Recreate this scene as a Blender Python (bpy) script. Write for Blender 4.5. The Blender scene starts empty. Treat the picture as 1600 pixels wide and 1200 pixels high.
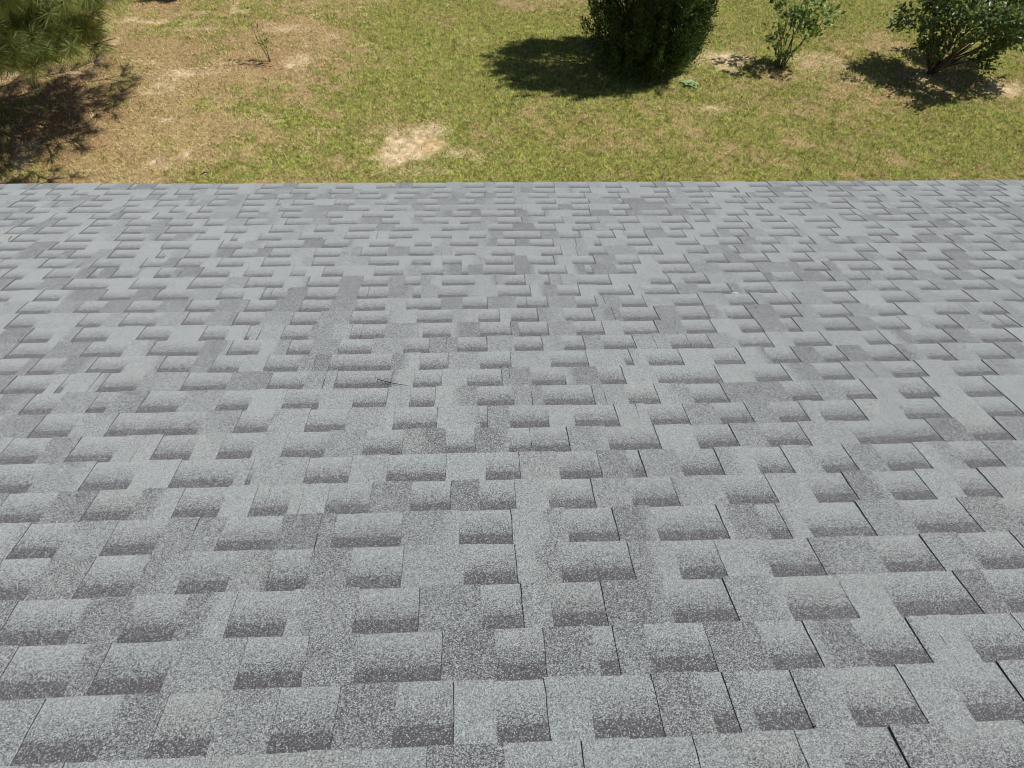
import bpy, math, random
import numpy as np

# ------------------------------------------------------------------ camera, world, sun, exposure
scene = bpy.context.scene
R = math.radians
PITCH = math.atan2(4, 12)                    # roof slope, 4 in 12
CA, SA = math.cos(PITCH), math.sin(PITCH)
CAM = np.array((0.0, 0.0, 5.70))

from mathutils import Matrix, Vector
cam_data = bpy.data.cameras.new('camera')
cam_data.sensor_width = 36.0
cam_data.lens = 36.0 * 1150.03 / 1600.0
cam_data.clip_start = 0.05
cam_data.clip_end = 500.0
cam = bpy.data.objects.new('camera', cam_data)
scene.collection.objects.link(cam)
right = Vector((0.99850025, -0.04818705, 0.0259856))
up = Vector((0.01795254, 0.73659528, 0.67609548))
fwd = Vector((0.05171992, 0.674615, -0.73635566))
mat = Matrix((right, up, -fwd)).transposed().to_4x4()
mat.translation = Vector(CAM)
cam.matrix_world = mat
scene.camera = cam

SUN_EL, SUN_BACK = R(60), R(-3.0)            # sun high on the right
to_sun = Vector((math.cos(SUN_EL) * math.cos(SUN_BACK), -math.cos(SUN_EL) * math.sin(SUN_BACK), math.sin(SUN_EL)))
world = bpy.data.worlds.new('World')
scene.world = world
world.use_nodes = True
wn = world.node_tree
sky = wn.nodes.new('ShaderNodeTexSky')
sky.sky_type = 'NISHITA'
sky.sun_disc = False
sky.sun_elevation = SUN_EL
sky.sun_rotation = math.atan2(to_sun.x, to_sun.y)
bg = wn.nodes['Background']
bg.inputs[1].default_value = 0.05
wn.links.new(sky.outputs[0], bg.inputs[0])
sun_data = bpy.data.lights.new('sun', 'SUN')
sun_data.energy = 4.9
sun_data.angle = R(0.53)
sun_data.color = (1.0, 0.96, 0.89)
sun = bpy.data.objects.new('sun', sun_data)
sun.rotation_euler = (-to_sun).to_track_quat('-Z', 'Y').to_euler()
sun.location = (20, -5, 30)
scene.collection.objects.link(sun)
scene.view_settings.view_transform = 'Standard'
scene.view_settings.look = 'None'
scene.view_settings.exposure = 0.10
scene.view_settings.gamma = 1.0
scene.cycles.filter_width = 1.1
scene.cycles.max_bounces = 6
scene.cycles.transparent_max_bounces = 4

rng = np.random.default_rng(11)
random.seed(5)
LINK = scene.collection.objects.link

# ------------------------------------------------------------------ helpers
def tag(o, label=None, category=None, group=None, kind=None):
    if label: o['label'] = label
    if category: o['category'] = category
    if group: o['group'] = group
    if kind: o['kind'] = kind
    return o

def empty(name, loc):
    o = bpy.data.objects.new(name, None)
    o.location = loc
    o.empty_display_size = 0.2
    LINK(o)
    return o

def mesh_from(name, verts, faces, mats=(), smooth=False, mat_idx=None, attrs=None, uv=None):
    """verts (n,3) array, faces a list, or an (m,3)/(m,4) int array for the fast path"""
    me = bpy.data.meshes.new(name)
    if isinstance(faces, np.ndarray):
        k = faces.shape[1]
        me.vertices.add(len(verts))
        me.vertices.foreach_set('co', np.ascontiguousarray(verts, dtype=np.float32).ravel())
        me.loops.add(faces.size)
        me.loops.foreach_set('vertex_index', faces.astype(np.int32).ravel())
        me.polygons.add(len(faces))
        me.polygons.foreach_set('loop_start', np.arange(0, faces.size, k, dtype=np.int32))
        me.update(calc_edges=True)
    else:
        me.from_pydata([tuple(v) for v in verts], [], faces)
    for m in mats: me.materials.append(m)
    if mat_idx is not None:
        me.polygons.foreach_set('material_index', np.asarray(mat_idx, dtype=np.int32))
    if smooth:
        me.polygons.foreach_set('use_smooth', np.ones(len(me.polygons), dtype=bool))
    for k, v in (attrs or {}).items():
        a = me.attributes.new(k, 'FLOAT', 'POINT')
        a.data.foreach_set('value', np.asarray(v, dtype=np.float32))
    if uv is not None:
        layer = me.uv_layers.new(name='UVMap')
        li = np.zeros(len(me.loops), dtype=np.int32)
        me.loops.foreach_get('vertex_index', li)
        layer.data.foreach_set('uv', np.asarray(uv, dtype=np.float32)[li].ravel())
    me.update()
    return me

def add(name, me, parent=None, loc=(0, 0, 0)):
    o = bpy.data.objects.new(name, me)
    o.location = loc
    if parent: o.parent = parent
    LINK(o)
    return o

class MB:
    """collects tubes and patches into one mesh"""
    def __init__(s): s.v, s.f = [], []
    def tube(s, pts, radii, sides=6):
        pts = np.asarray(pts, float); base = len(s.v)
        n = len(pts)
        for i in range(n):
            t = pts[min(i + 1, n - 1)] - pts[max(i - 1, 0)]
            t /= np.linalg.norm(t) + 1e-9
            a = np.cross(t, (0.31, 0.2, 0.93)); a /= np.linalg.norm(a) + 1e-9
            b = np.cross(t, a)
            for k in range(sides):
                w = 2 * math.pi * k / sides
                s.v.append(pts[i] + radii[i] * (a * math.cos(w) + b * math.sin(w)))
        for i in range(n - 1):
            for k in range(sides):
                q = base + i * sides
                s.f.append((q + k, q + (k + 1) % sides, q + sides + (k + 1) % sides, q + sides + k))
        s.f.append(tuple(base + k for k in range(sides))[::-1])
        s.f.append(tuple(base + (n - 1) * sides + k for k in range(sides)))
    def box(s, x0, x1, y0, y1, z0, z1):
        b = len(s.v)
        s.v += [np.array(p, float) for p in ((x0,y0,z0),(x1,y0,z0),(x1,y1,z0),(x0,y1,z0),(x0,y0,z1),(x1,y0,z1),(x1,y1,z1),(x0,y1,z1))]
        s.f += [tuple(b + i for i in q) for q in ((3,2,1,0),(4,5,6,7),(0,1,5,4),(1,2,6,5),(2,3,7,6),(3,0,4,7))]
    def build(s, name, mat, parent=None, loc=(0, 0, 0), smooth=True):
        return add(name, mesh_from(name, s.v, s.f, [mat], smooth), parent, loc)

def bent(a, b, sag=0.0, wob=0.0, n=5):
    a, b = np.asarray(a, float), np.asarray(b, float)
    t = np.linspace(0, 1, n)[:, None]
    p = a + (b - a) * t
    p[:, 2] += sag * (t[:, 0] * (1 - t[:, 0])) * 4
    p[1:-1] += rng.normal(0, wob, (n - 2, 3))
    return p

def unit(a): return a / (np.linalg.norm(a, axis=-1, keepdims=True) + 1e-9)

def leaves(c, d, n, L, W, fold=0.25):
    """diamond leaves: base c, direction d, face normal n, length L, width W -> verts, tris"""
    d = unit(d); s = unit(np.cross(d, n)); n = np.cross(s, d)
    L = np.broadcast_to(L, len(c))[:, None]; W = np.broadcast_to(W, len(c))[:, None]
    mid = c + d * L * 0.48
    v = np.stack([c, mid + s * W * .5 + n * W * fold, c + d * L, mid - s * W * .5 + n * W * fold], 1).reshape(-1, 3)
    i = np.arange(len(c))[:, None] * 4
    return v, np.concatenate([i + (0, 1, 2), i + (0, 2, 3)], 1).reshape(-1, 3)

def needles(c, d, L, W):
    """thin tapering blades with a slight bend: two triangles each"""
    d = unit(d); s = unit(np.cross(d, rng.normal(size=d.shape)))
    L = np.broadcast_to(L, len(c))[:, None]; W = np.broadcast_to(W, len(c))[:, None]
    droop = np.array((0, 0, -1.0)) * L * 0.12
    v = np.stack([c - s * W * .5, c + s * W * .5, c + d * L * .6 + s * W * .45 + droop * .3, c + d * L + droop], 1).reshape(-1, 3)
    i = np.arange(len(c))[:, None] * 4
    return v, np.concatenate([i + (0, 1, 2), i + (0, 2, 3)], 1).reshape(-1, 3)

def rnd_dir(n):
    return unit(rng.normal(size=(n, 3)))

# value noise in the plane, for the lawn's patches and the roof's unevenness
_grids = {}
def vnoise(x, y, scale, seed):
    if seed not in _grids: _grids[seed] = np.random.default_rng(seed).random((256, 256))
    g = _grids[seed]
    u, v = np.asarray(x, float) * scale + 500.37, np.asarray(y, float) * scale + 500.71
    i, j = np.floor(u).astype(int), np.floor(v).astype(int)
    fu, fv = u - i, v - j
    fu, fv = fu * fu * (3 - 2 * fu), fv * fv * (3 - 2 * fv)
    i0, j0, i1, j1 = i % 256, j % 256, (i + 1) % 256, (j + 1) % 256
    return (g[i0, j0] * (1 - fu) * (1 - fv) + g[i1, j0] * fu * (1 - fv) + g[i0, j1] * (1 - fu) * fv + g[i1, j1] * fu * fv)

def fbm(x, y, scale, seed, octaves=4):
    t, a, n = 0, 1.0, 0
    for o in range(octaves):
        t = t + a * vnoise(x, y, scale * 2 ** o, seed + o); n += a; a *= .55
    return t / n

def sstep(a, b, x):
    t = np.clip((x - a) / (b - a), 0, 1)
    return t * t * (3 - 2 * t)

# ------------------------------------------------------------------ materials
class NT:
    def __init__(s, name):
        s.m = bpy.data.materials.new(name); s.m.use_nodes = True
        s.t = s.m.node_tree; s.b = s.t.nodes['Principled BSDF']; s.out = s.t.nodes['Material Output']
    def n(s, kind, **kw):
        nd = s.t.nodes.new('ShaderNode' + kind)
        for k, v in kw.items(): setattr(nd, k, v)
        return nd
    def put(s, sock, val):
        if hasattr(val, 'is_linked'): s.t.links.new(val, sock)
        else: sock.default_value = val
    def math(s, op, a, b=0.0, clamp=False):
        nd = s.n('Math', operation=op, use_clamp=clamp); s.put(nd.inputs[0], a); s.put(nd.inputs[1], b); return nd.outputs[0]
    def mix(s, f, a, b, blend='MIX'):
        nd = s.n('Mix', data_type='RGBA', blend_type=blend); s.put(nd.inputs[0], f); s.put(nd.inputs[6], a); s.put(nd.inputs[7], b); return nd.outputs[2]
    def ramp(s, x, lo, hi):
        nd = s.n('MapRange', interpolation_type='SMOOTHSTEP'); s.put(nd.inputs[0], x); s.put(nd.inputs[1], lo); s.put(nd.inputs[2], hi); return nd.outputs[0]
    def attr(s, name):
        return s.n('Attribute', attribute_name=name).outputs['Fac']
    def noise(s, vec, scale, detail=3.0, rough=0.55):
        nd = s.n('TexNoise'); s.put(nd.inputs['Vector'], vec); nd.inputs['Scale'].default_value = scale
        nd.inputs['Detail'].default_value = detail; nd.inputs['Roughness'].default_value = rough; return nd.outputs[0]
    def bump(s, h, strength, dist):
        nd = s.n('Bump'); s.put(nd.inputs['Height'], h); nd.inputs['Strength'].default_value = strength; nd.inputs['Distance'].default_value = dist
        s.t.links.new(nd.outputs[0], s.b.inputs['Normal'])

def C(*rgb): return (*rgb, 1.0)

def granule_material():
    s = NT('asphalt_granules')
    uv = s.n('UVMap', uv_map='UVMap').outputs[0]
    vor = s.n('TexVoronoi', feature='F1'); s.put(vor.inputs['Vector'], uv); vor.inputs['Scale'].default_value = 470.0
    vcol = s.n('SeparateColor'); s.put(vcol.inputs[0], vor.outputs['Color'])
    r, r2, r3 = vcol.outputs[0], vcol.outputs[1], vcol.outputs[2]
    clump = s.noise(uv, 150.0, 2.0, 0.6)
    drift = s.noise(uv, 62.0, 3.0, 0.7)
    big = s.noise(uv, 2.2, 4.0, 0.6)
    dark = s.attr('dark')
    d = s.math('ADD', dark, s.math('MULTIPLY', s.math('SUBTRACT', clump, 0.5), 0.34))
    d = s.math('ADD', d, s.math('MULTIPLY', s.math('SUBTRACT', drift, 0.5), 0.24))
    d = s.math('ADD', d, s.math('MULTIPLY', s.math('SUBTRACT', big, 0.5), 0.14))
    f = s.ramp(s.math('SUBTRACT', r, d), -0.40, 0.40)
    light = s.mix(r2, C(0.066, 0.076, 0.079), C(0.282, 0.314, 0.320))
    deep = s.mix(r3, C(0.023, 0.022, 0.027), C(0.055, 0.053, 0.062))
    col = s.mix(f, deep, light)
    col = s.mix(s.math('MULTIPLY', s.ramp(r3, 0.88, 0.97), 0.55), col, C(0.42, 0.46, 0.46))
    # weathering: faint tan dust in drifts
    dust = s.ramp(s.noise(uv, 3.4, 5.0, 0.62), 0.56, 0.80)
    col = s.mix(s.math('MULTIPLY', dust, 0.45), col, s.mix(1.0, col, C(1.05, 0.93, 0.80), 'MULTIPLY'))
    tint = s.attr('tint')
    col = s.mix(tint, col, s.mix(1.0, col, C(1.03, 0.965, 0.92), 'MULTIPLY'))
    s.put(s.b.inputs['Base Color'], col)
    s.b.inputs['Roughness'].default_value = 0.75
    s.b.inputs['Specular IOR Level'].default_value = 0.5
    s.b.inputs['Sheen Weight'].default_value = 0.74
    s.b.inputs['Sheen Roughness'].default_value = 0.65
    s.put(s.b.inputs['Sheen Tint'], s.mix(f, C(0.24, 0.23, 0.26), C(0.955, 1.0, 1.0)))
    h = s.math('SUBTRACT', s.math('MULTIPLY', r2, 0.6), vor.outputs['Distance'])
    s.bump(h, 0.55, 0.0012)
    return s.m

def plain(name, rgb, rough=0.9, var=0.0, scale=20.0, spec=0.3, stretch=None):
    s = NT(name)
    if var:
        co = s.n('TexCoord').outputs['Object']
        if stretch:
            mp = s.n('Mapping'); s.put(mp.inputs[0], co); mp.inputs['Scale'].default_value = stretch; co = mp.outputs[0]
        nz = s.noise(co, scale, 4.0)
        lo = C(*(c * (1 - var) for c in rgb)); hi = C(*(c * (1 + var) for c in rgb))
        s.put(s.b.inputs['Base Color'], s.mix(s.ramp(nz, 0.3, 0.7), lo, hi))
        s.bump(nz, 0.3, 0.01)
    else:
        s.b.inputs['Base Color'].default_value = C(*rgb)
    s.b.inputs['Roughness'].default_value = rough
    s.b.inputs['Specular IOR Level'].default_value = spec
    return s.m

def foliage(name, a, b, c=None, trans=0.3, rough=0.55, spec=0.3):
    """leaf colour varies from leaf to leaf by the 'hue' attribute"""
    s = NT(name)
    h = s.attr('hue')
    col = s.mix(h, C(*a), C(*b))
    if c: col = s.mix(s.ramp(h, 0.90, 0.96), col, C(*c))
    s.put(s.b.inputs['Base Color'], col)
    s.b.inputs['Roughness'].default_value = rough
    s.b.inputs['Specular IOR Level'].default_value = spec
    tr = s.n('BsdfTranslucent'); s.put(tr.inputs[0], s.mix(1.0, col, C(1.0, 1.15, 0.55), 'MULTIPLY'))
    mx = s.n('MixShader'); mx.inputs[0].default_value = trans
    s.t.links.new(s.b.outputs[0], mx.inputs[1]); s.t.links.new(tr.outputs[0], mx.inputs[2])
    s.t.links.new(mx.outputs[0], s.out.inputs['Surface'])
    return s.m

def ground_material():
    s = NT('lawn_soil')
    pos = s.n('NewGeometry').outputs['Position']
    fine = s.noise(pos, 20.0, 6.0, 0.75)
    mid = s.noise(pos, 7.0, 4.0, 0.6)
    lush, sand, straw = s.attr('lush'), s.attr('sand'), s.attr('straw')
    soil = s.mix(s.ramp(fine, 0.3, 0.7), C(0.19, 0.135, 0.065), C(0.46, 0.335, 0.170))
    thatch = s.mix(s.ramp(fine, 0.3, 0.7), C(0.095, 0.085, 0.022), C(0.38, 0.30, 0.12))
    col = s.mix(s.ramp(lush, 0.15, 0.65), soil, thatch)
    straw_col = s.mix(s.ramp(fine, 0.35, 0.65), C(0.17, 0.085, 0.045), C(0.34, 0.20, 0.115))
    col = s.mix(straw, col, straw_col)
    sandc = s.mix(s.ramp(mid, 0.35, 0.7), C(0.42, 0.31, 0.18), C(0.74, 0.59, 0.40))
    k = s.ramp(s.math('ADD', sand, s.math('MULTIPLY', s.math('SUBTRACT', fine, 0.5), 1.5)), 0.25, 0.95)
    col = s.mix(k, col, sandc)
    col = s.mix(s.math('MULTIPLY', s.attr('ochre'), 0.3), col, C(0.52, 0.30, 0.10))
    s.put(s.b.inputs['Base Color'], col)
    s.b.inputs['Roughness'].default_value = 0.95
    s.b.inputs['Specular IOR Level'].default_value = 0.15
    s.bump(fine, 0.8, 0.03)
    return s.m

def grass_material():
    s = NT('grass_blades')
    lush, hue = s.attr('lush'), s.attr('hue')
    dry = s.mix(hue, C(0.27, 0.195, 0.080), C(0.80, 0.69, 0.37))
    green = s.mix(hue, C(0.130, 0.190, 0.026), C(0.59, 0.66, 0.165))
    col = s.mix(lush, dry, green)
    s.put(s.b.inputs['Base Color'], col)
    s.b.inputs['Roughness'].default_value = 0.7
    s.b.inputs['Specular IOR Level'].default_value = 0.2
    tr = s.n('BsdfTranslucent'); s.put(tr.inputs[0], col)
    mx = s.n('MixShader'); mx.inputs[0].default_value = 0.25
    s.t.links.new(s.b.outputs[0], mx.inputs[1]); s.t.links.new(tr.outputs[0], mx.inputs[2])
    s.t.links.new(mx.outputs[0], s.out.inputs['Surface'])
    return s.m

M_GRAN = granule_material()
M_CORE = plain('asphalt_core', (0.050, 0.049, 0.052), 0.85)
M_FELT = plain('roofing_felt', (0.014, 0.014, 0.015), 0.95)
M_WHITE = plain('white_trim', (0.72, 0.72, 0.70), 0.5, 0.05, 4.0)
M_SIDING = plain('painted_siding', (0.55, 0.52, 0.46), 0.7, 0.06, 3.0)
M_BARK = plain('grey_bark', (0.15, 0.115, 0.085), 0.95, 0.45, 14.0, stretch=(1, 1, .3))
M_PINEBARK = plain('pine_bark', (0.20, 0.125, 0.08), 0.95, 0.5, 12.0, stretch=(1, 1, .3))
M_TWIG = plain('twig_bark', (0.22, 0.19, 0.14), 0.9, 0.3, 20.0)
M_GROUND = ground_material()
M_GRASS = grass_material()
M_CEDAR = foliage('cedar_sprays', (0.020, 0.038, 0.009), (0.115, 0.190, 0.050), (0.13, 0.10, 0.045), 0.18)
M_PINE = foliage('pine_needles', (0.110, 0.140, 0.050), (0.48, 0.52, 0.230), (0.30, 0.20, 0.09), 0.55, 0.45, 0.4)
M_OAK = foliage('oak_leaves', (0.055, 0.098, 0.033), (0.235, 0.305, 0.125), (0.22, 0.14, 0.08), 0.34, 0.42, 0.5)
M_SHRUB = foliage('young_shrub_leaves', (0.065, 0.115, 0.028), (0.33, 0.43, 0.145), None, 0.3, 0.45, 0.4)
M_PURPLE = foliage('purple_leaves', (0.018, 0.013, 0.014), (0.055, 0.034, 0.038), None, 0.15)
M_WEED = foliage('weed_leaves', (0.17, 0.24, 0.09), (0.40, 0.50, 0.25), None, 0.25)
M_SAP = foliage('sapling_leaves', (0.10, 0.16, 0.03), (0.25, 0.34, 0.07), None, 0.35)
M_LITTER = plain('dead_litter', (0.085, 0.065, 0.050), 0.95, 0.4, 30.0)
M_NEEDLE = plain('dead_needle', (0.045, 0.035, 0.028), 0.7)
M_RUST = plain('rust_needle', (0.34, 0.17, 0.09), 0.8)
M_DROP = plain('dried_dropping', (0.52, 0.53, 0.52), 0.8)
M_CLOD = plain('dark_debris', (0.03, 0.027, 0.025), 0.95, 0.3, 300.0)

# ------------------------------------------------------------------ lawn (one sheet to the horizon, fine where the garden is)
def graded(lo, a, b, hi, step):
    out = list(np.arange(a, b, step)); x, d = b, step
    while x < hi: out.append(x); d *= 1.35; x += d
    out.append(hi); left, x, d = [], a, step
    while x > lo:
        d *= 1.35; x -= d; left.append(x)
    left[-1] = lo
    return np.array(left[::-1] + out)

def blob(x, y, cx, cy, rx, ry, soft=0.5, seed=1, wob=0.45):
    q = np.sqrt(((x - cx) / rx) ** 2 + ((y - cy) / ry) ** 2)
    out = np.zeros_like(q); k = q < 1 + soft + wob
    out[k] = 1 - sstep(1 - soft, 1 + soft, q[k] + (fbm(x[k], y[k], 3.0, seed, 4) - .5) * 2 * wob)
    return out

def lawn_fields(x, y):
    n1 = fbm(x, y, 0.45, 21, 4); n2 = fbm(x, y, 1.7, 33, 4); n3 = fbm(x, y, 6.0, 47, 3)
    side = sstep(-5.5, 2.5, x)                                   # greener towards the oak, drier by the pine
    lush = 0.33 + 0.47 * side + (n1 - .5) * 1.7 + (n2 - .5) * 1.7 + (n3 - .5) * 1.3
    for cx, cy, rx, ry, a in ((-1.9, 11.4, 1.6, 1.1, .22), (-1.0, 15.6, 2.6, 1.2, .30), (6.9, 10.6, 1.3, .9, .22), (0.2, 9.4, 2.5, .5, .2),
                              (10.2, 10.2, 1.6, 1.1, .15), (7.0, 15.0, 1.4, .7, .3), (-3.2, 9.3, 1.2, .4, .2),
                              (-4.6, 13.2, 2.0, 1.1, -.14), (-3.3, 14.3, .9, .5, -.35), (-2.4, 12.9, 1.8, .6, -.22), (-4.8, 10.6, 1.0, 1.0, -.18), (2.4, 11.0, 1.6, .45, -.22), (9.4, 9.3, 1.2, .45, -.3)):
        lush = lush + a * blob(x, y, cx, cy, rx, ry, .8, 60)
    sand = np.zeros_like(x)
    for i, (cx, cy, rx, ry, a) in enumerate(((-0.86, 9.95, .46, .48, 1.0), (-0.62, 10.55, .30, .32, .75), (-1.25, 10.5, .28, .28, .6), (-0.2, 9.85, .35, .25, .7), (-0.75, 9.35, .8, .16, .55),
            (4.55, 13.0, .60, .46, .8), (6.35, 12.95, .55, .50, .6), (6.7, 12.2, .6, .28, .5), (8.3, 12.3, 1.0, .6, .55), (9.3, 11.95, .6, .38, .75), (3.65, 12.35, .55, .25, .6), (2.9, 11.45, .55, .10, .55),
            (-4.55, 12.45, .75, .20, .7), (-4.9, 12.0, .35, .4, .6), (-2.9, 12.85, .28, .28, .7), (-3.45, 14.3, .55, .28, .65), (-6.0, 14.6, .45, .14, .7), (-5.1, 14.2, .9, .12, .6), (-2.3, 10.6, .22, .12, .7), (-4.1, 11.6, .2, .1, .6), (-1.5, 11.9, .3, .1, .5),
            (4.0, 11.2, .35, .16, .65), (0.1, 13.8, .6, .12, .5), (1.9, 11.4, .3, .1, .5), (-5.3, 12.8, .4, .1, .6), (-6.2, 11.5, .25, .12, .6), (-6.6, 12.5, .3, .15, .6))):
        sand = np.maximum(sand, a * blob(x, y, cx, cy, rx * 1.1, ry * 1.1, .85, 80 + i % 5, .75))
    fleck = sstep(.60, .76, fbm(x, y, 2.6, 140, 4)) * (.62 - .34 * side) + sstep(.66, .80, fbm(x, y, 7.0, 150, 3)) * .35 * (1 - .6 * side)
    sand = np.maximum(sand, fleck)
    straw = np.maximum.reduce([.9 * blob(x, y, -7.2, 10.8, 1.7, 2.4, .6, 90), .3 * blob(x, y, -4.6, 13.6, 1.8, 1.4, .8, 91), .5 * blob(x, y, -3.5, 12.8, .6, .35, .6, 92), .45 * blob(x, y, 8.0, 12.4, 1.8, .7, .6, 93), .6 * blob(x, y, -5.9, 15.7, .8, .5, .5, 94)])
    ochre = blob(x, y, -0.60, 10.05, .16, .22, .6, 99)
    return np.clip(lush, 0, 1), sand, straw, ochre

gx = graded(-160, -11, 14.5, 160, 0.09); gy = graded(-160, 8.0, 18.0, 160, 0.09)
X, Y = np.meshgrid(gx, gy)
Xf, Yf = X.ravel(), Y.ravel()
lush, sand, straw, ochre = lawn_fields(Xf, Yf)
near = (np.abs(Xf) < 20) & (Yf > 5) & (Yf < 22)
Zf = np.where(near, (fbm(Xf, Yf, 1.1, 7, 4) - .5) * 0.10 + (fbm(Xf, Yf, 9.0, 17, 2) - .5) * 0.02, 0) - .02 * sand
nx, ny = len(gx), len(gy)
i = (np.arange(ny - 1)[:, None] * nx + np.arange(nx - 1)[None, :]).ravel()
lawn = add('lawn', mesh_from('lawn', np.stack([Xf, Yf, Zf], 1), np.stack([i, i + 1, i + nx + 1, i + nx], 1), [M_GROUND], True,
                             attrs=dict(lush=lush, sand=sand, straw=straw, ochre=ochre)))
tag(lawn, 'patchy sandy lawn behind the house', 'lawn', kind='structure')

def ground_z(x, y):
    x, y = np.atleast_1d(x).astype(float), np.atleast_1d(y).astype(float)
    return (fbm(x, y, 1.1, 7, 4) - .5) * 0.10 + (fbm(x, y, 9.0, 17, 2) - .5) * 0.02

def make_grass(n):
    y = rng.uniform(8.4, 17.2, n); x = rng.uniform(-1, 1, n)
    x = 0.9 + x * (8.8 + (y - 8.4) * 0.42)
    lu, sa, st, oc = lawn_fields(x, y)
    clump = fbm(x, y, 19.0, 55, 2)
    keep = rng.random(n) < np.clip(0.30 + 0.8 * lu + (clump - .5) * 1.3, .04, 1) * (1 - .93 * np.clip(sa * 1.25, 0, 1)) * (1 - .5 * st)
    x, y, lu, clump = x[keep], y[keep], lu[keep], clump[keep]
    m = len(x)
    z = ground_z(x, y)
    az = rng.uniform(0, 2 * math.pi, m); lean = rng.uniform(.35, 1.42, m)
    L = rng.uniform(.022, .070, m) * (.55 + .8 * clump)
    d = np.stack([np.cos(az) * np.sin(lean), np.sin(az) * np.sin(lean), np.cos(lean)], 1)
    s = np.stack([-np.sin(az), np.cos(az), np.zeros(m)], 1) * (rng.uniform(.0028, .0062, m))[:, None]
    c = np.stack([x, y, z - .004], 1)
    v = np.stack([c - s, c + s, c + d * L[:, None]], 1).reshape(-1, 3)
    f = np.arange(m * 3).reshape(-1, 3)
    blade_lush = np.clip(lu + (fbm(x, y, 12.0, 58, 2) - .5) * 1.1 + rng.normal(0, .22, m), 0, 1)
    o = add('grass', mesh_from('grass', v, f, [M_GRASS], attrs=dict(lush=np.repeat(blade_lush, 3), hue=np.repeat(np.clip(.50 + (fbm(x, y, 28.0, 63, 2) - .5) * 1.9 + rng.normal(0, .22, m), 0, 1), 3))))
    tag(o, 'thin dry and green mown grass covering the lawn', 'grass', kind='stuff')
make_grass(1150000)

# ------------------------------------------------------------------ house: walls, trim, roof deck, shingle tabs
H_PLANE, V_EAVE = 1.3190, 5.3722
ROOF_O = np.array((0.0, -H_PLANE * SA, CAM[2] - H_PLANE * CA))      # roof-plane point straight under the camera
U0, U1, V_RIDGE = -5.2, 6.2, -1.15
def roof_to_world(u, v, w=0.0):
    return ROOF_O + np.array((u, v * CA + w * SA, -v * SA + w * CA))
eave = roof_to_world(0, V_EAVE); ridge = roof_to_world(0, V_RIDGE)
house = empty('house', (0.5, float(ridge[1]), 0))
HO = np.array(house.location)
tag(house, 'house with a grey laminated asphalt shingle roof in front of the lawn', 'house')
back_y = 2 * ridge[1] - eave[1]
wy0, wy1 = back_y + .42, eave[1] - .42
hx0, hx1 = U0 + .3, U1 - .3
wz = eave[2] - .20
gz = ridge[2] - .42 * SA / CA - .12
wall_v = []
for xx in (hx0, hx1):
    wall_v += [(xx, wy0, -.1), (xx, wy1, -.1), (xx, wy1, wz), (xx, ridge[1], gz), (xx, wy0, wz)]
wall_f = [(0, 1, 2, 3, 4)[::-1], (5, 6, 7, 8, 9), (1, 6, 7, 2), (5, 0, 4, 9), (2, 7, 8, 3), (3, 8, 9, 4)]
add('wall', mesh_from('wall', np.array(wall_v) - HO, wall_f, [M_SIDING]), house)
b = MB(); b.box(U0 + .02, U1 - .02, eave[1] - .05, eave[1] - .03, eave[2] - .20, eave[2] - .035); b.v = [p - HO for p in b.v]; b.build('fascia', M_WHITE, house, smooth=False)
b = MB(); b.box(U0 + .05, U1 - .05, wy1 + .003, eave[1] - .053, eave[2] - .19, eave[2] - .17); b.v = [p - HO for p in b.v]; b.build('soffit', M_WHITE, house, smooth=False)

b = MB(); b.box(U0, U1, V_RIDGE, V_EAVE - .012, -.034, -.0125)
roof = b.build('roof', M_FELT, house, ROOF_O - HO, smooth=False)
roof.rotation_euler = (-PITCH, 0, 0)
tag(roof, 'grey shingle roof slope running down to the eave')
# the far side of the ridge
bm_ = MB(); bm_.box(U0, U1, 0, (V_EAVE - V_RIDGE), -.022, 0)
rs = bm_.build('rear_roof_slope', M_FELT, house, (0, 0, float(ridge[2]) - .02), smooth=False)
rs.rotation_euler = (-PITCH, 0, math.pi); rs.location = ((U0 + U1) - HO[0], -0.02, float(ridge[2]) - .02)

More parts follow.
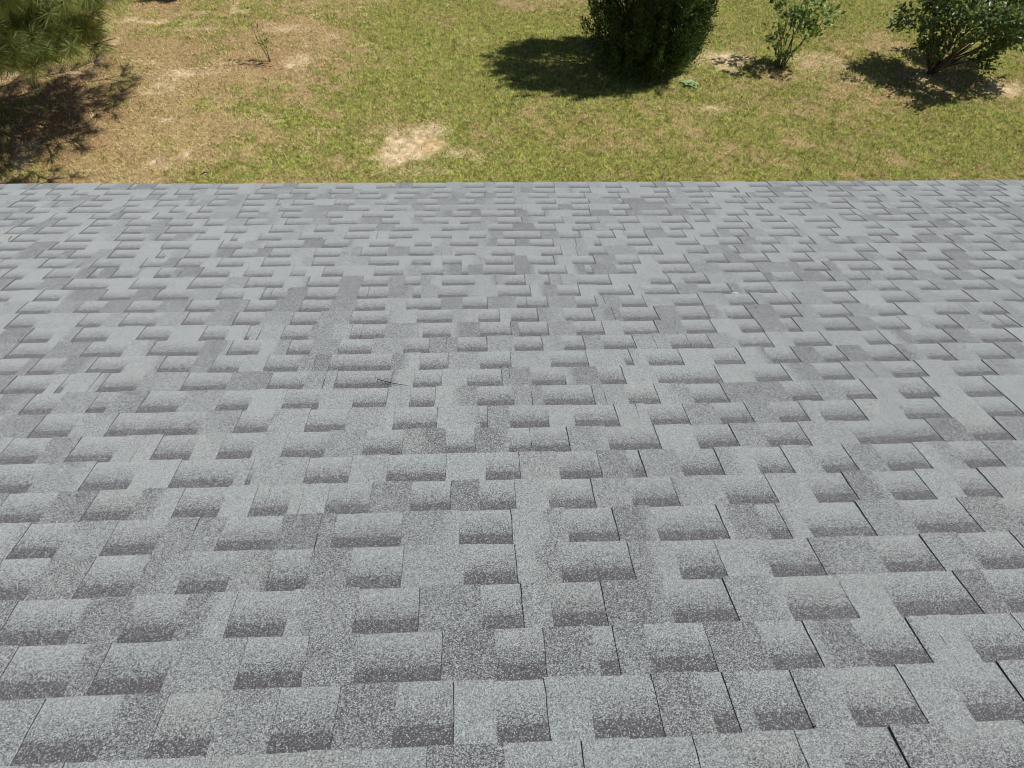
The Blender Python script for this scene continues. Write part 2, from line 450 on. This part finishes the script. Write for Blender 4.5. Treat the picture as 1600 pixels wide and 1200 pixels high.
# recessed stretches (from, to along the eave, metres) of the courses near the camera
ROWS = {
    18: [(-1.833, -1.723), (-1.632, -1.494), (-1.375, -1.247), (-1.12, -1.017), (-0.94, -0.919), (-0.793, -0.679), (-0.512, -0.368), (-0.21, -0.091), (0.029, 0.162), (0.194, 0.321), (0.436, 0.558), (0.639, 0.789), (0.907, 1.036), (1.141, 1.243), (1.349, 1.405), (1.508, 1.656), (1.755, 1.882), (1.996, 2.115), (2.252, 2.382)],
    19: [(-1.821, -1.67), (-1.535, -1.376), (-1.278, -1.08), (-0.972, -0.848), (-0.739, -0.647), (-0.54, -0.407), (-0.281, -0.177), (-0.063, 0.057), (0.167, 0.283), (0.366, 0.456), (0.529, 0.664), (0.808, 0.98), (1.093, 1.231), (1.319, 1.467), (1.628, 1.723), (1.837, 2.009), (2.118, 2.283)],
    20: [(-1.818, -1.704), (-1.667, -1.566), (-1.45, -1.318), (-1.19, -1.071), (-0.998, -0.889), (-0.797, -0.668), (-0.554, -0.316), (-0.207, -0.098), (0.024, 0.147), (0.3, 0.448), (0.593, 0.623), (0.68, 0.823), (0.944, 1.063), (1.173, 1.288), (1.383, 1.48), (1.576, 1.719), (1.805, 1.914), (2.014, 2.146)],
    21: [(-1.684, -1.533), (-1.493, -1.471), (-1.347, -1.214), (-1.058, -0.898), (-0.751, -0.619), (-0.51, -0.303), (-0.222, -0.118), (-0.025, 0.106), (0.214, 0.342), (0.47, 0.565), (0.685, 0.814), (0.822, 0.93), (1.059, 1.193), (1.315, 1.431), (1.591, 1.728), (1.841, 1.999)],
    22: [(-1.545, -1.44), (-1.324, -1.261), (-1.153, -1.021), (-0.89, -0.782), (-0.668, -0.542), (-0.426, -0.308), (-0.228, -0.138), (0.011, 0.14), (0.248, 0.429), (0.549, 0.661), (0.782, 0.909), (1.136, 1.246), (1.34, 1.445), (1.547, 1.682), (1.785, 1.921)],
    23: [(-1.439, -1.315), (-1.201, -1.086), (-1.08, -0.907), (-0.791, -0.682), (-0.56, -0.428), (-0.273, -0.126), (0.018, 0.045), (0.119, 0.252), (0.338, 0.488), (0.597, 0.73), (0.837, 0.951), (1.04, 1.146), (1.195, 1.347), (1.486, 1.64), (1.776, 1.913)],
    24: [(-1.472, -1.349), (-1.26, -1.121), (-1.003, -0.887), (-0.804, -0.697), (-0.605, -0.472), (-0.354, -0.231), (-0.095, 0.001), (0.108, 0.238), (0.242, 0.305), (0.431, 0.598), (0.72, 0.853), (0.949, 1.09), (1.249, 1.394), (1.404, 1.533), (1.641, 1.775)],
    25: [(-1.447, -1.296), (-1.153, -1.014), (-0.899, -0.716), (-0.678, -0.663), (-0.509, -0.379), (-0.267, -0.088), (0.032, 0.137), (0.256, 0.383), (0.474, 0.517), (0.631, 0.76), (0.871, 0.976), (1.07, 1.18), (1.277, 1.412), (1.524, 1.647)],
    26: [(-1.333, -1.195), (-1.085, -0.957), (-0.841, -0.717), (-0.633, -0.529), (-0.424, -0.301), (-0.186, -0.07), (0.011, 0.115), (0.209, 0.343), (0.45, 0.584), (0.726, 0.872), (0.985, 1.111), (1.215, 1.34), (1.432, 1.538)],
    27: [(-1.206, -1.088), (-0.973, -0.84), (-0.683, -0.528), (-0.384, -0.317), (-0.314, -0.201), (-0.047, 0.098), (0.249, 0.383), (0.49, 0.681), (0.795, 0.853), (0.909, 1.087), (1.208, 1.389)],
    28: [(-1.204, -1.083), (-0.972, -0.837), (-0.732, -0.613), (-0.519, -0.422), (-0.322, -0.188), (-0.033, 0.101), (0.212, 0.397), (0.513, 0.63), (0.747, 0.887), (1.048, 1.196), (1.301, 1.451)],
    29: [(-1.089, -0.923), (-0.809, -0.69), (-0.577, -0.442), (-0.287, -0.139), (0.007, 0.107), (0.174, 0.303), (0.458, 0.612), (0.742, 0.901), (1.002, 1.206), (1.277, 1.429)],
    30: [(-1.017, -0.863), (-0.816, -0.667), (-0.517, -0.378), (-0.268, -0.081), (0.038, 0.148), (0.262, 0.308), (0.38, 0.52), (0.643, 0.757), (0.869, 1.003), (1.115, 1.262)],
    31: [(-0.891, -0.732), (-0.642, -0.528), (-0.414, -0.289), (-0.172, -0.053), (0.033, 0.138), (0.226, 0.368), (0.473, 0.523), (0.561, 0.672), (0.76, 0.909), (1.006, 1.139)],
}

E_COURSE, E_FIRST = 0.143, 0.0229
def line_v(n): return V_EAVE - (E_FIRST + E_COURSE * n if n > 0 else 0.0)

def in_view(u, v, pad=0.05):
    return (-0.91 - (v - .91) * .535 - pad < u < 1.04 + (v - .82) * .686 + pad) and v > .80

_g1 = np.random.default_rng(71).random((64, 64)).tolist()
def snoise(u, v):
    u += 20.3; v += 20.7; i, j = int(u), int(v); fu, fv = u - i, v - j
    fu = fu * fu * (3 - 2 * fu); fv = fv * fv * (3 - 2 * fv)
    a, b_ = _g1[i % 64], _g1[(i + 1) % 64]; j0, j1 = j % 64, (j + 1) % 64
    return (a[j0] * (1 - fv) + a[j1] * fv) * (1 - fu) + (b_[j0] * (1 - fv) + b_[j1] * fv) * fu
def wave(u, v):            # the deck is never quite flat
    return (snoise(u * .9, v * .9) * .65 + snoise(u * 1.8, v * 1.8 + 9) * .35 - .5) * 0.012
def course_wander(u, n):   # chalk lines are never quite straight
    return (snoise(u * .8, n * 2.96) - .5) * 0.014 - (0.012 * math.exp(-((u + .45) / .9) ** 2 - ((n - 15) / 3.2) ** 2))

def tones(n):
    """colour drops along a course: list of (u_end, dark)"""
    r = random.Random(900 + n); u, out = U0 - .5, []
    while u < U1 + .5:
        u += r.uniform(.10, .34)
        k = r.random()
        out.append((u, r.uniform(.13, .25) if k < .38 else r.uniform(.33, .44) if k < .72 else r.uniform(.49, .61)))
    return out
def tone_at(T, u):
    for e, d in T:
        if u < e: return d
    return .3

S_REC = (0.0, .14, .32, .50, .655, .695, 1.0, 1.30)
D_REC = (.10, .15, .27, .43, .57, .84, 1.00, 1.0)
S_RAI = (0.0, .25, .5, .75, 1.0, 1.30)

def tab_arrays(n, ua, ub, raised, T, r):
    """one shingle tab in roof coordinates; butt (thick) edge down-slope, upper edge slipped under the next course"""
    S = S_RAI if raised else S_REC
    cols = 4 if raised else 3
    v_butt, v_up = line_v(n - 1), line_v(n)
    ex = v_butt - v_up
    lift = r.gauss(0, .0006); lift_r = lift + r.gauss(0, .0006)
    skew = r.gauss(0, .0009) if raised else 0.0
    if not raised: ua, ub = ua - .007, ub + .007          # the backing runs on under the raised neighbours
    v_off = r.gauss(0, .0012)
    base_dark = r.gauss(0, .035)
    tint = max(0.0, min(1.0, r.gauss(.05, .22)))
    nr = len(S)
    P, UV, D = [], [], []
    for a, s_ in enumerate(S):
        ja, jb = r.gauss(0, .0006), r.gauss(0, .0006)
        for c in range(cols):
            t = c / (cols - 1)
            u = ua + (ub - ua) * t + (ja if c == 0 else jb if c == cols - 1 else 0) + (skew * s_ if c in (0, cols - 1) else 0)
            v = v_butt + v_off - s_ * ex + (r.gauss(0, .0008) if s_ == 0 else 0) + course_wander(u, n - 1 if s_ < .5 else n)
            w0 = (.0074 + (lift * (1 - t) + lift_r * t) * 1.0) * (1 - min(s_, 1.0)) + .0010 * min(s_, 1.0)
            if s_ > 1: w0 = .0006
            if raised: w0 += .0029 * (1 - .30 * min(s_, 1.0)) if s_ <= 1 else .0016
            w = w0 + wave(u, v)
            P.append((u, v, w)); UV.append((u, v))
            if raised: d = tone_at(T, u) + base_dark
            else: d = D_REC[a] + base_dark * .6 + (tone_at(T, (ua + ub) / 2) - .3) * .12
            D.append(d)
    top = nr * cols
    P = np.array(P, float); UV = np.array(UV, float)
    th = .0032
    # rim, slightly below: butt row, right side, left side
    F, MI = [], []
    for a in range(nr - 1):
        for c in range(cols - 1):
            q = a * cols + c
            F.append((q, q + 1, q + cols + 1, q + cols)[::-1]); MI.append(0)
    V2 = []; idx = {}
    def low(k):
        if k not in idx:
            idx[k] = top + len(V2); p = P[k].copy(); p[2] -= (.0036 if raised else th); V2.append(p)
        return idx[k]
    loop = [c for c in range(cols)] + [a * cols + cols - 1 for a in range(1, nr)]
    loop += [(nr - 1) * cols + c for c in range(cols - 2, -1, -1)] + [a * cols for a in range(nr - 2, 0, -1)]
    for k in range(len(loop)):
        a, c = loop[k], loop[(k + 1) % len(loop)]
        if a >= (nr - 1) * cols and c >= (nr - 1) * cols: continue
        F.append((a, c, low(c), low(a))); MI.append(1)
    V = np.concatenate([P, np.array(V2)])
    uvs = np.concatenate([UV, np.array(V2)[:, :2]])
    D = np.array(D + [.9] * len(V2))
    return V, F, MI, D, np.full(len(V), tint), uvs

def course_intervals(n, r):
    """recessed intervals of a course across the whole roof"""
    have = [list(x) for x in ROWS.get(n, [])]
    def step(): return max(.05, r.gauss(.129, .022)), max(.045, r.gauss(.110, .026))
    if not have:
        u = U0 + .03 + r.random() * .2
        have = []
        while u < U1 - .1:
            a, g = step()
            if r.random() < .05: a *= .28
            if r.random() < .06: a *= 1.5
            if r.random() < .05: g *= 1.8
            have.append([u, min(u + a, U1 - .03)]); u += a + g
    else:
        u = have[-1][1]
        while True:
            a, g = step(); u += g
            if u + a > U1 - .02: break
            have.append([u, u + a]); u += a
        u = have[0][0]
        while True:
            a, g = step(); u -= g
            if u - a < U0 + .02: break
            have.insert(0, [u - a, u]); u -= a
    return have

raised, recessed = [], []
N_TOP = int((V_EAVE - V_RIDGE) / E_COURSE) - 1
for n in range(1, N_TOP + 1):
    r = random.Random(100 + n)
    T = tones(n)
    rec = course_intervals(n, r)
    pieces, cur = [], U0 + .005
    for a, b_ in rec:
        if a - cur > .011: pieces.append((cur, a, True))
        pieces.append((a if a - cur > .011 else cur + .0025, b_, False)); cur = b_
    if U1 - .005 - cur > .02: pieces.append((cur, U1 - .005, True))
    out = []
    for a, b_, ra in pieces:                       # joints between shingle strips cut some tabs
        w_ = b_ - a
        if w_ > .10 and r.random() < (.10 if ra else .05):
            m_ = a + w_ * r.uniform(.25, .75)
            out += [(a, m_ - .0005, ra), (m_ + .0005, b_, ra)] if ra else [(a, m_ - .0075, ra), (m_ + .0075, b_, ra)]
        else: out.append((a, b_, ra))
    for a, b_, ra in out:
        (raised if ra else recessed).append((n, a, b_, T, r.random()))

LIMIT = 298
rest = []
for kind, ra in ((raised, True), (recessed, False)):
    seen = [q for q in kind if in_view((q[1] + q[2]) / 2, line_v(q[0]) + .07, -.01)]
    seen.sort(key=lambda q: -((q[2] - q[1]) / max(.6, line_v(q[0])) ** 2.0))
    chosen = set(id(q) for q in seen[:LIMIT])
    for q in kind:
        n, a, b_, T, sd = q
        V, F, MI, D, TI, UVs = tab_arrays(n, a, b_, ra, T, random.Random(sd))
        if id(q) in chosen:
            c = np.array(((a + b_) / 2, line_v(n) + .07, 0.0))
            nm = 'raised_shingle_tab' if ra else 'recessed_shingle_tab'
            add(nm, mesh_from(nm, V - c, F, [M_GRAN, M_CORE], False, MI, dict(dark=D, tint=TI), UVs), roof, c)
        else:
            rest.append((V, F, MI, D, TI, UVs))
off, VV, FF, MM, DD, TT, UU = 0, [], [], [], [], [], []
for V, F, MI, D, TI, UVs in rest:
    VV.append(V); FF += [tuple(k + off for k in f) for f in F]; MM += MI; DD.append(D); TT.append(TI); UU.append(UVs); off += len(V)
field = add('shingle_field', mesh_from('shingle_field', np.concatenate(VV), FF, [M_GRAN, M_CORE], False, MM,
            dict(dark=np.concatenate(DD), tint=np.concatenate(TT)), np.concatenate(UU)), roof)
tag(field, 'small shingle tabs of the far courses', kind='stuff')

# ------------------------------------------------------------------ small things lying on the roof
def on_roof(u, v, w): return roof_to_world(u, v, w + float(wave(u, v)))
def needle_on_roof(name, a, b_, rad, m, label, cat, bow=.006):
    A, B = on_roof(*a, .013), on_roof(*b_, .011)
    base = (A + B) / 2
    t = np.linspace(0, 1, 7)[:, None]
    P = A + (B - A) * t - base
    side = np.cross(B - A, (0, SA, CA)); side /= np.linalg.norm(side)
    P += side * (bow * 4 * t * (1 - t))
    mb = MB(); mb.tube(P, [rad * .6, rad, rad, rad, rad * .9, rad * .7, rad * .35], 5)
    return tag(mb.build(name, m, None, base), label, cat)
needle_on_roof('pine_needle', (-.357, 2.407), (-.239, 2.356), .0017, M_NEEDLE, 'thin dark pine needle lying across two shingles in the middle of the roof', 'pine needle')
needle_on_roof('pine_needle', (-2.575, 4.16), (-2.545, 4.07), .0035, M_RUST, 'rust brown pine needle caught at a shingle edge near the far roof corner', 'pine needle', .004)

def lump(name, u, v, ru, rv, h, m, label, cat, seed):
    rr = np.random.default_rng(seed); rings, seg = 4, 11
    V, F = [], []
    jit = 1 + rr.normal(0, .18, seg)
    for k in range(rings):
        q = 1 - k / (rings - .4)
        for s_ in range(seg):
            a = 2 * math.pi * s_ / seg
            V.append((ru * q * jit[s_] * math.cos(a), rv * q * jit[s_] * math.sin(a), h * (1 - q ** 2) + (rr.normal(0, h * .12) if k else -.002)))
    V.append((0, 0, h))
    for k in range(rings - 1):
        for s_ in range(seg):
            F.append((k * seg + s_, k * seg + (s_ + 1) % seg, (k + 1) * seg + (s_ + 1) % seg, (k + 1) * seg + s_))
    for s_ in range(seg): F.append(((rings - 1) * seg + s_, (rings - 1) * seg + (s_ + 1) % seg, rings * seg))
    o = add(name, mesh_from(name, V, F, [m], True), None, on_roof(u, v, .0062))
    o.rotation_euler = (-PITCH, 0, 0)
    return tag(o, label, cat)
lump('bird_dropping', 1.252, 3.222, .020, .005, .0015, M_DROP, 'small white smear on a shingle, the larger of two', 'bird dropping', 1)
lump('bird_dropping', 1.345, 3.215, .008, .004, .001, M_DROP, 'tiny white fleck beside the larger white smear on the shingles', 'bird dropping', 2)
lump('debris_clump', -.878, 1.205, .005, .0025, .0015, M_CLOD, 'small dark clump of grit at a shingle joint near the left edge', 'debris', 3)
lump('debris_clump', .672, .925, .0035, .002, .001, M_CLOD, 'small dark clump of grit at a shingle corner low in the photo', 'debris', 4)

# ------------------------------------------------------------------ plants
def mesh_leaves(name, parts, m, parent, loc=(0, 0, 0)):
    off, V, F, Hh = 0, [], [], []
    for v, f, h in parts:
        V.append(v); F.append(f + off); Hh.append(h); off += len(v)
    return add(name, mesh_from(name, np.concatenate(V), np.concatenate(F), [m], attrs=dict(hue=np.concatenate(Hh))), parent, loc)

# --- upright red cedar, its top out of the picture
def cedar():
    base = np.array((3.10, 12.80, 0.0)); base[2] = ground_z(3.10, 12.80)[0]
    t = empty('cedar_tree', base)
    tag(t, 'dark upright cedar tree with dense sprays and a long shadow on the lawn', 'tree')
    tr = MB(); lm = MB()
    tr.tube(bent((0, 0, -.15), (.05, .02, 3.6), 0, .015, 8), np.linspace(.12, .015, 8), 8)
    parts = []
    plumes = []
    def radius(h): return np.interp(h, [.05, .5, 1.2, 1.9, 2.6, 3.1, 3.6, 4.0], [.72, .90, 1.04, 1.08, .92, .60, .32, .06])
    k = 0
    while k < 740:
        h = rng.uniform(.04, 2.75) ; az = rng.uniform(0, 2 * math.pi)
        rr = radius(h) * rng.uniform(.40, 1.0) ** .6
        x, y = rr * math.cos(az) * .97 - .06, rr * math.sin(az) * 1.06
        if x < -.35 and .3 < h < 2.0 and rng.random() < .62: continue    # thin, see-through side away from the sun
        if h < .30 and (x > .60 or x < -.45): continue
        plumes.append((x, y, h, az)); k += 1
    for q in range(120):                                             # skirt of low sprays
        az = rng.uniform(0, 2 * math.pi); rr = rng.uniform(.35, .95)
        plumes.append((rr * math.cos(az) - .05, rr * math.sin(az) * 1.05, rng.uniform(.03, .30), az))
    # three leaders give the ragged top
    for (lx, ly, lh) in ((-.1, -.88, 3.5), (.1, .0, 4.1), (0, .98, 3.55), (.35, -.2, 3.3)):
        lm.tube(bent((0, 0, 1.4), (lx, ly, lh), 0, .04, 6), np.linspace(.045, .008, 6), 5)
        for q in range(26):
            s_ = rng.uniform(.6, 1.0)
            plumes.append((lx * s_ + rng.normal(0, .13), ly * s_ + rng.normal(0, .13), 1.4 + (lh - 1.4) * s_, rng.uniform(0, 6.28)))
    for x, y, h, az in plumes:
        out = np.array((math.cos(az), math.sin(az), 0))
        ax = unit(out * rng.uniform(.15, .55) + np.array((0, 0, 1.0)) + rng.normal(0, .12, 3))
        Lp = rng.uniform(.30, .66); n = int(rng.uniform(120, 180))
        s_ = rng.random(n)
        c = np.array((x, y, h)) + ax * (s_ * Lp)[:, None] + rnd_dir(n) * (rng.random(n) ** .5 * .13 * (1.15 - s_ * .8))[:, None]
        d = unit(ax * .9 + rnd_dir(n) * .8)
        v, f = leaves(c, d, rnd_dir(n), rng.uniform(.035, .075, n), rng.uniform(.012, .024, n), .1)
        hue = np.clip(rng.normal(.42, .25) + rng.normal(0, .16, n), 0, .89)
        dead = rng.random(n) < .035
        hue[dead] = 1
        parts.append((v, f, np.repeat(hue, 4)))
    for q in range(34):
        x, y, h, az = plumes[int(rng.integers(0, 740))]
        lm.tube(bent((0, 0, max(.1, h * .35)), (x * .95, y * .95, h + .2), .05, .03, 6), np.linspace(.03, .006, 6), 5)
    # bare limbs on the thin side
    for (x, y, h) in ((-.75, -.2, 1.5), (-.9, .3, 2.0), (-.55, -.5, 1.9), (-.85, .1, 1.3), (-.5, .5, 1.7)):
        lm.tube(bent((0, 0, .12), (x, y, h), -.12, .03, 6), np.linspace(.034, .008, 6), 5)
    tr.build('trunk', M_BARK, t); lm.build('limbs', M_BARK, t)
    mesh_leaves('crown', parts, M_CEDAR, t)
cedar()

# --- long-needled pine: low boughs reach into the picture from the left
def pine():
    base = np.array((-7.5, 10.9, 0.0)); base[2] = ground_z(-7.5, 10.9)[0]
    t = empty('pine_tree', base)
    tag(t, 'long needled pine tree with drooping boughs at the top left of the lawn', 'tree')
    tr = MB(); bo = MB()
    tr.tube(bent((0, 0, -.2), (.1, .05, 8.2), 0, .03, 9), np.linspace(.17, .02, 9), 10)
    boughs = []
    # boughs that show, or whose shade falls on the lawn in view: (azimuth deg, start height, reach, end height)
    spec = [(-20, 1.5, 2.4, 1.45), (-34, 1.7, 2.45, 1.7), (-6, 1.6, 2.3, 1.45), (10, 1.6, 2.0, 1.25), (24, 1.7, 2.1, 1.45), (-48, 2.0, 2.3, 2.0), (-14, 2.0, 2.5, 2.0), (4, 2.1, 2.6, 2.1), (18, 1.3, 1.7, 1.15), (34, 1.5, 2.0, 1.35),
            (24, 2.6, 3.8, 2.9), (36, 2.7, 3.5, 2.9), (-38, 2.7, 4.0, 2.8), (-50, 2.8, 3.4, 2.9), (12, 3.4, 4.2, 3.7), (-30, 3.4, 4.3, 3.7), (-4, 1.9, 3.0, 2.1), (6, 1.9, 3.1, 2.1), (14, 1.9, 3.15, 2.05), (-12, 2.0, 3.1, 2.25), (-40, 1.7, 2.4, 1.6), (-50, 1.8, 2.5, 1.75), (-30, 1.6, 2.3, 1.45), (-40, 3.4, 4.2, 3.6), (-27, 2.4, 3.7, 2.65), (-40, 2.5, 3.6, 2.7), (-33, 3.0, 4.1, 3.2)]
    for k in range(46):
        h = rng.uniform(1.8, 7.4)
        spec.append((rng.uniform(80, 290) if h < 5.2 else rng.uniform(0, 360), h, (8.4 - h) * rng.uniform(.36, .52), h + rng.uniform(.1, .6)))
    parts = []
    for az, h0, reach, h1 in spec:
        a = R(az); e = np.array((math.cos(a) * reach, math.sin(a) * reach, h1))
        path = bent((0.02, 0, h0), e, -.10, .04, 7)
        bo.tube(path, np.linspace(.045, .011, 7), 6)
        tips = [(path[-1], path[-1] - path[-2])]
        for s_ in np.linspace(.36, .98, 11):
            p0 = path[0] * 0 + np.array([np.interp(s_, np.linspace(0, 1, 7), path[:, j]) for j in range(3)])
            for sg in (-1, 1):
                if rng.random() < .2: continue
                aa = a + sg * R(rng.uniform(30, 65)); ln = rng.uniform(.22, .62) * (1.25 - s_ * .6)
                p1 = p0 + np.array((math.cos(aa) * ln, math.sin(aa) * ln, rng.uniform(-.10, .18)))
                bo.tube(bent(p0, p1, -.03, .01, 4), np.linspace(.012, .006, 4), 4)
                tips.append((p1, p1 - p0))
        for p, d in tips:
            d = unit(np.asarray(d, float)); n = 105
            dd = unit(d * .55 + np.array((0, 0, .28)))
            c = p - dd * (rng.random(n) ** 1.4 * .16)[:, None]
            nd = unit(dd * rng.uniform(.0, .9, n)[:, None] + rnd_dir(n) * .8 + np.array((0, 0, -.36)))
            v, f = needles(c, nd, rng.uniform(.16, .27, n), rng.uniform(.0035, .006, n))
            hue = np.clip(rng.normal(.5, .16) + rng.normal(0, .2, n), 0, .89)
            hue[rng.random(n) < .03] = 1
            parts.append((v, f, np.repeat(hue, 4)))
    tr.build('trunk', M_PINEBARK, t); bo.build('boughs', M_PINEBARK, t)
    mesh_leaves('crown', parts, M_PINE, t)
pine()

# --- broad-leaved shrubs
def shrub(name, base, label, lm, stems, leaf, clump_r, per, lw, category='shrub', stem_r=.02, bark=None, twigs=5):
    base = np.array((*base, 0.0)); base[2] = ground_z(base[0], base[1])[0]
    t = empty(name, base); tag(t, label, category)
    st = MB(); parts = []
    for sx, sy, sh, fol in stems:
        e = np.array((sx, sy, sh))
        path = bent((rng.normal(0, .03), rng.normal(0, .03), -.05), e, .10 * sh, .03 * sh, 7)
        st.tube(path, np.linspace(stem_r, stem_r * .3, 7), 6)
        for q in range(max(1, int(round(twigs * fol)))):
            s_ = rng.uniform(.45, 1.0)
            p0 = np.array([np.interp(s_, np.linspace(0, 1, 7), path[:, j]) for j in range(3)])
            d = unit(unit(e) * .6 + rng.normal(0, .75, 3)); d[2] = abs(d[2]) * .7 if rng.random() < .8 else d[2]
            p1 = p0 + d * rng.uniform(.6, 1.4) * clump_r
            p1[2] = max(p1[2], .12)
            st.tube(bent(p0, p1, .02, .01, 4), np.linspace(stem_r * .35, stem_r * .12, 4), 4)
            n = int(per * rng.uniform(.55, 1.4))
            s2 = rng.uniform(.15, 1.05, n)[:, None]
            c = p0 + (p1 - p0) * s2 + rnd_dir(n) * (rng.random(n) ** .6 * clump_r * .55)[:, None]
            c[:, 2] = np.maximum(c[:, 2], .03)
            dr = unit(rnd_dir(n) + unit(p1 - p0) * .7)
            nm = unit(rnd_dir(n) * .7 + np.array((.15, 0, .8)))
            v, f = leaves(c, dr, nm, rng.uniform(.65, 1.25, n) * leaf, rng.uniform(.7, 1.2, n) * leaf * lw, .18)
            hue = np.clip(rng.normal(.45, .18) + rng.normal(0, .2, n), 0, .89)
            hue[rng.random(n) < .03] = 1
            parts.append((v, f, np.repeat(hue, 4)))
    st.build('stems', bark or M_BARK, t)
    mesh_leaves('foliage', parts, lm, t)

oak_stems = [(-.45, -.1, 1.0, 1.0), (.0, -.35, 1.3, 1.0), (.4, .1, 1.9, 1.0), (.85, -.2, 1.3, 1.1), (1.25, .0, 1.2, 1.2), (.2, .75, 1.6, 1.0), (-.5, .6, 1.4, 1.0), (.9, .8, 1.6, 1.0),
             (1.7, .2, 1.25, 1.1), (.0, .3, 2.0, .9), (.65, .4, 2.1, 1.0), (1.3, .8, 1.9, .9), (-.22, -.20, .42, .6), (.95, -.22, .42, .75), (1.5, -.2, .9, 1.0), (-.7, .2, .85, .7), (.2, -.95, 1.25, 1.0), (.7, -1.0, 1.35, 1.1), (-.2, -.7, 1.3, .9),
             (1.9, .6, 1.4, 1.0), (1.0, -.5, .95, 1.0), (-.5, -.4, 1.45, .7), (1.35, -.9, 1.3, 1.1), (1.8, -.5, 1.3, 1.0), (.45, -1.2, 1.5, .7)]
shrub('oak_shrub', (8.18, 12.50), 'wide dark green leafy oak shrub at the top right corner of the lawn', M_OAK, oak_stems, .090, .30, 46, .60, stem_r=.018, twigs=8)
young = [(-.34, .2, 1.05, .8), (-.14, .35, 1.35, .7), (.10, -.25, 1.20, 1.2), (.30, .3, 1.15, 1.4), (.55, .0, .95, 1.4), (.24, .45, 1.40, 1.1), (-.2, -.1, .45, .6), (.02, .15, .9, .6), (-.05, -.2, .35, .5), (.45, -.3, 1.05, 1.1), (-.25, -.3, 1.1, .6)]
shrub('young_shrub', (5.52, 12.72), 'small sparse bright green shrub with thin bare stems between cedar and oak', M_SHRUB, young, .095, .19, 14, .62, stem_r=.013, bark=M_TWIG, twigs=6)
purple = [(-.25, -.1, .45, 1), (.1, -.15, .5, 1), (.25, .1, .5, 1), (-.1, .2, .55, 1), (.0, 0, .6, 1)]
shrub('purple_shrub', (-5.75, 15.75), 'low dark purple shrub at the top edge of the lawn beside the pine', M_PURPLE, purple, .05, .17, 70, .6, stem_r=.01, twigs=7)

def sapling():
    base = np.array((-3.40, 12.85, 0.0)); base[2] = ground_z(base[0], base[1])[0]
    t = empty('sapling', base)
    tag(t, 'thin young sapling with a few pale leaves on the dry lawn', 'sapling')
    st = MB(); parts = []
    for e, h in (((-.14, .0), .62), ((-.02, .02), .45), ((-.26, .05), .75)):
        p = bent((0, 0, -.03), (e[0], e[1], h), .05, .015, 6); st.tube(p, np.linspace(.008, .003, 6), 5)
        n = 12
        i_ = rng.integers(2, 6, n)
        v, f = leaves(p[i_] + rng.normal(0, .025, (n, 3)), rnd_dir(n) + (0, 0, .3), rnd_dir(n) * .5 + (0, 0, 1), rng.uniform(.05, .085, n), .03)
        parts.append((v, f, np.repeat(rng.random(n) * .8, 4)))
    st.build('stem', M_TWIG, t); mesh_leaves('foliage', parts, M_SAP, t)
sapling()

def litter(name, x, y, label, n, sx, sy, seed):
    g = np.random.default_rng(seed); z = ground_z(x, y)[0]
    mb = MB()
    for k in range(n):
        c = np.array((g.normal(0, sx), g.normal(0, sy), .015 + g.random() * .02)); a = g.uniform(-.5, .5); L = g.uniform(.05, .16)
        d = np.array((math.cos(a), math.sin(a), g.normal(0, .15))) * L * .5
        mb.tube([c - d, c + (0, 0, .006), c + d], [.004, .008, .003], 4)
    return tag(mb.build(name, M_LITTER, None, (x, y, z)), label, 'twigs')
litter('twig_litter', -3.55, 12.68, 'dark scrap of dead twigs at the foot of the sapling', 13, .10, .035, 3)
litter('fallen_stick', -3.62, 9.28, 'thin fallen stick on the grass near the roof edge', 2, .09, .01, 4)

def weed():
    x, y = 3.74, 12.02; base = (x, y, float(ground_z(x, y)[0]))
    t = empty('rosette_weed', base)
    tag(t, 'pale green broad leaved weed rosette beside the cedar shadow', 'weed')
    for ring, (n, el, L) in enumerate(((9, .25, .17), (7, .6, .14), (5, 1.1, .09))):
        for k in range(n):
            az = 2 * math.pi * (k + ring * .4) / n + rng.normal(0, .12); Lk = L * rng.uniform(.85, 1.15); w = Lk * .30
            V = []
            for s_, ww in ((0, .25), (.35, .9), (.7, 1.0), (1, .15)):
                r_ = s_ * Lk * math.cos(el); z = s_ * Lk * math.sin(el) - .05 * s_ * s_ + .015
                for sd, up_ in ((-1, .012), (0, 0), (1, .012)):
                    V.append((math.cos(az) * r_ - math.sin(az) * sd * w * ww, math.sin(az) * r_ + math.cos(az) * sd * w * ww, z + up_ * ww))
            F = [(a * 3 + c, a * 3 + c + 1, a * 3 + c + 4, a * 3 + c + 3) for a in range(3) for c in range(2)]
            add('leaf', mesh_from('leaf', V, F, [M_WEED], True, attrs=dict(hue=[rng.uniform(.2, .9)] * 12)), t)
weed()
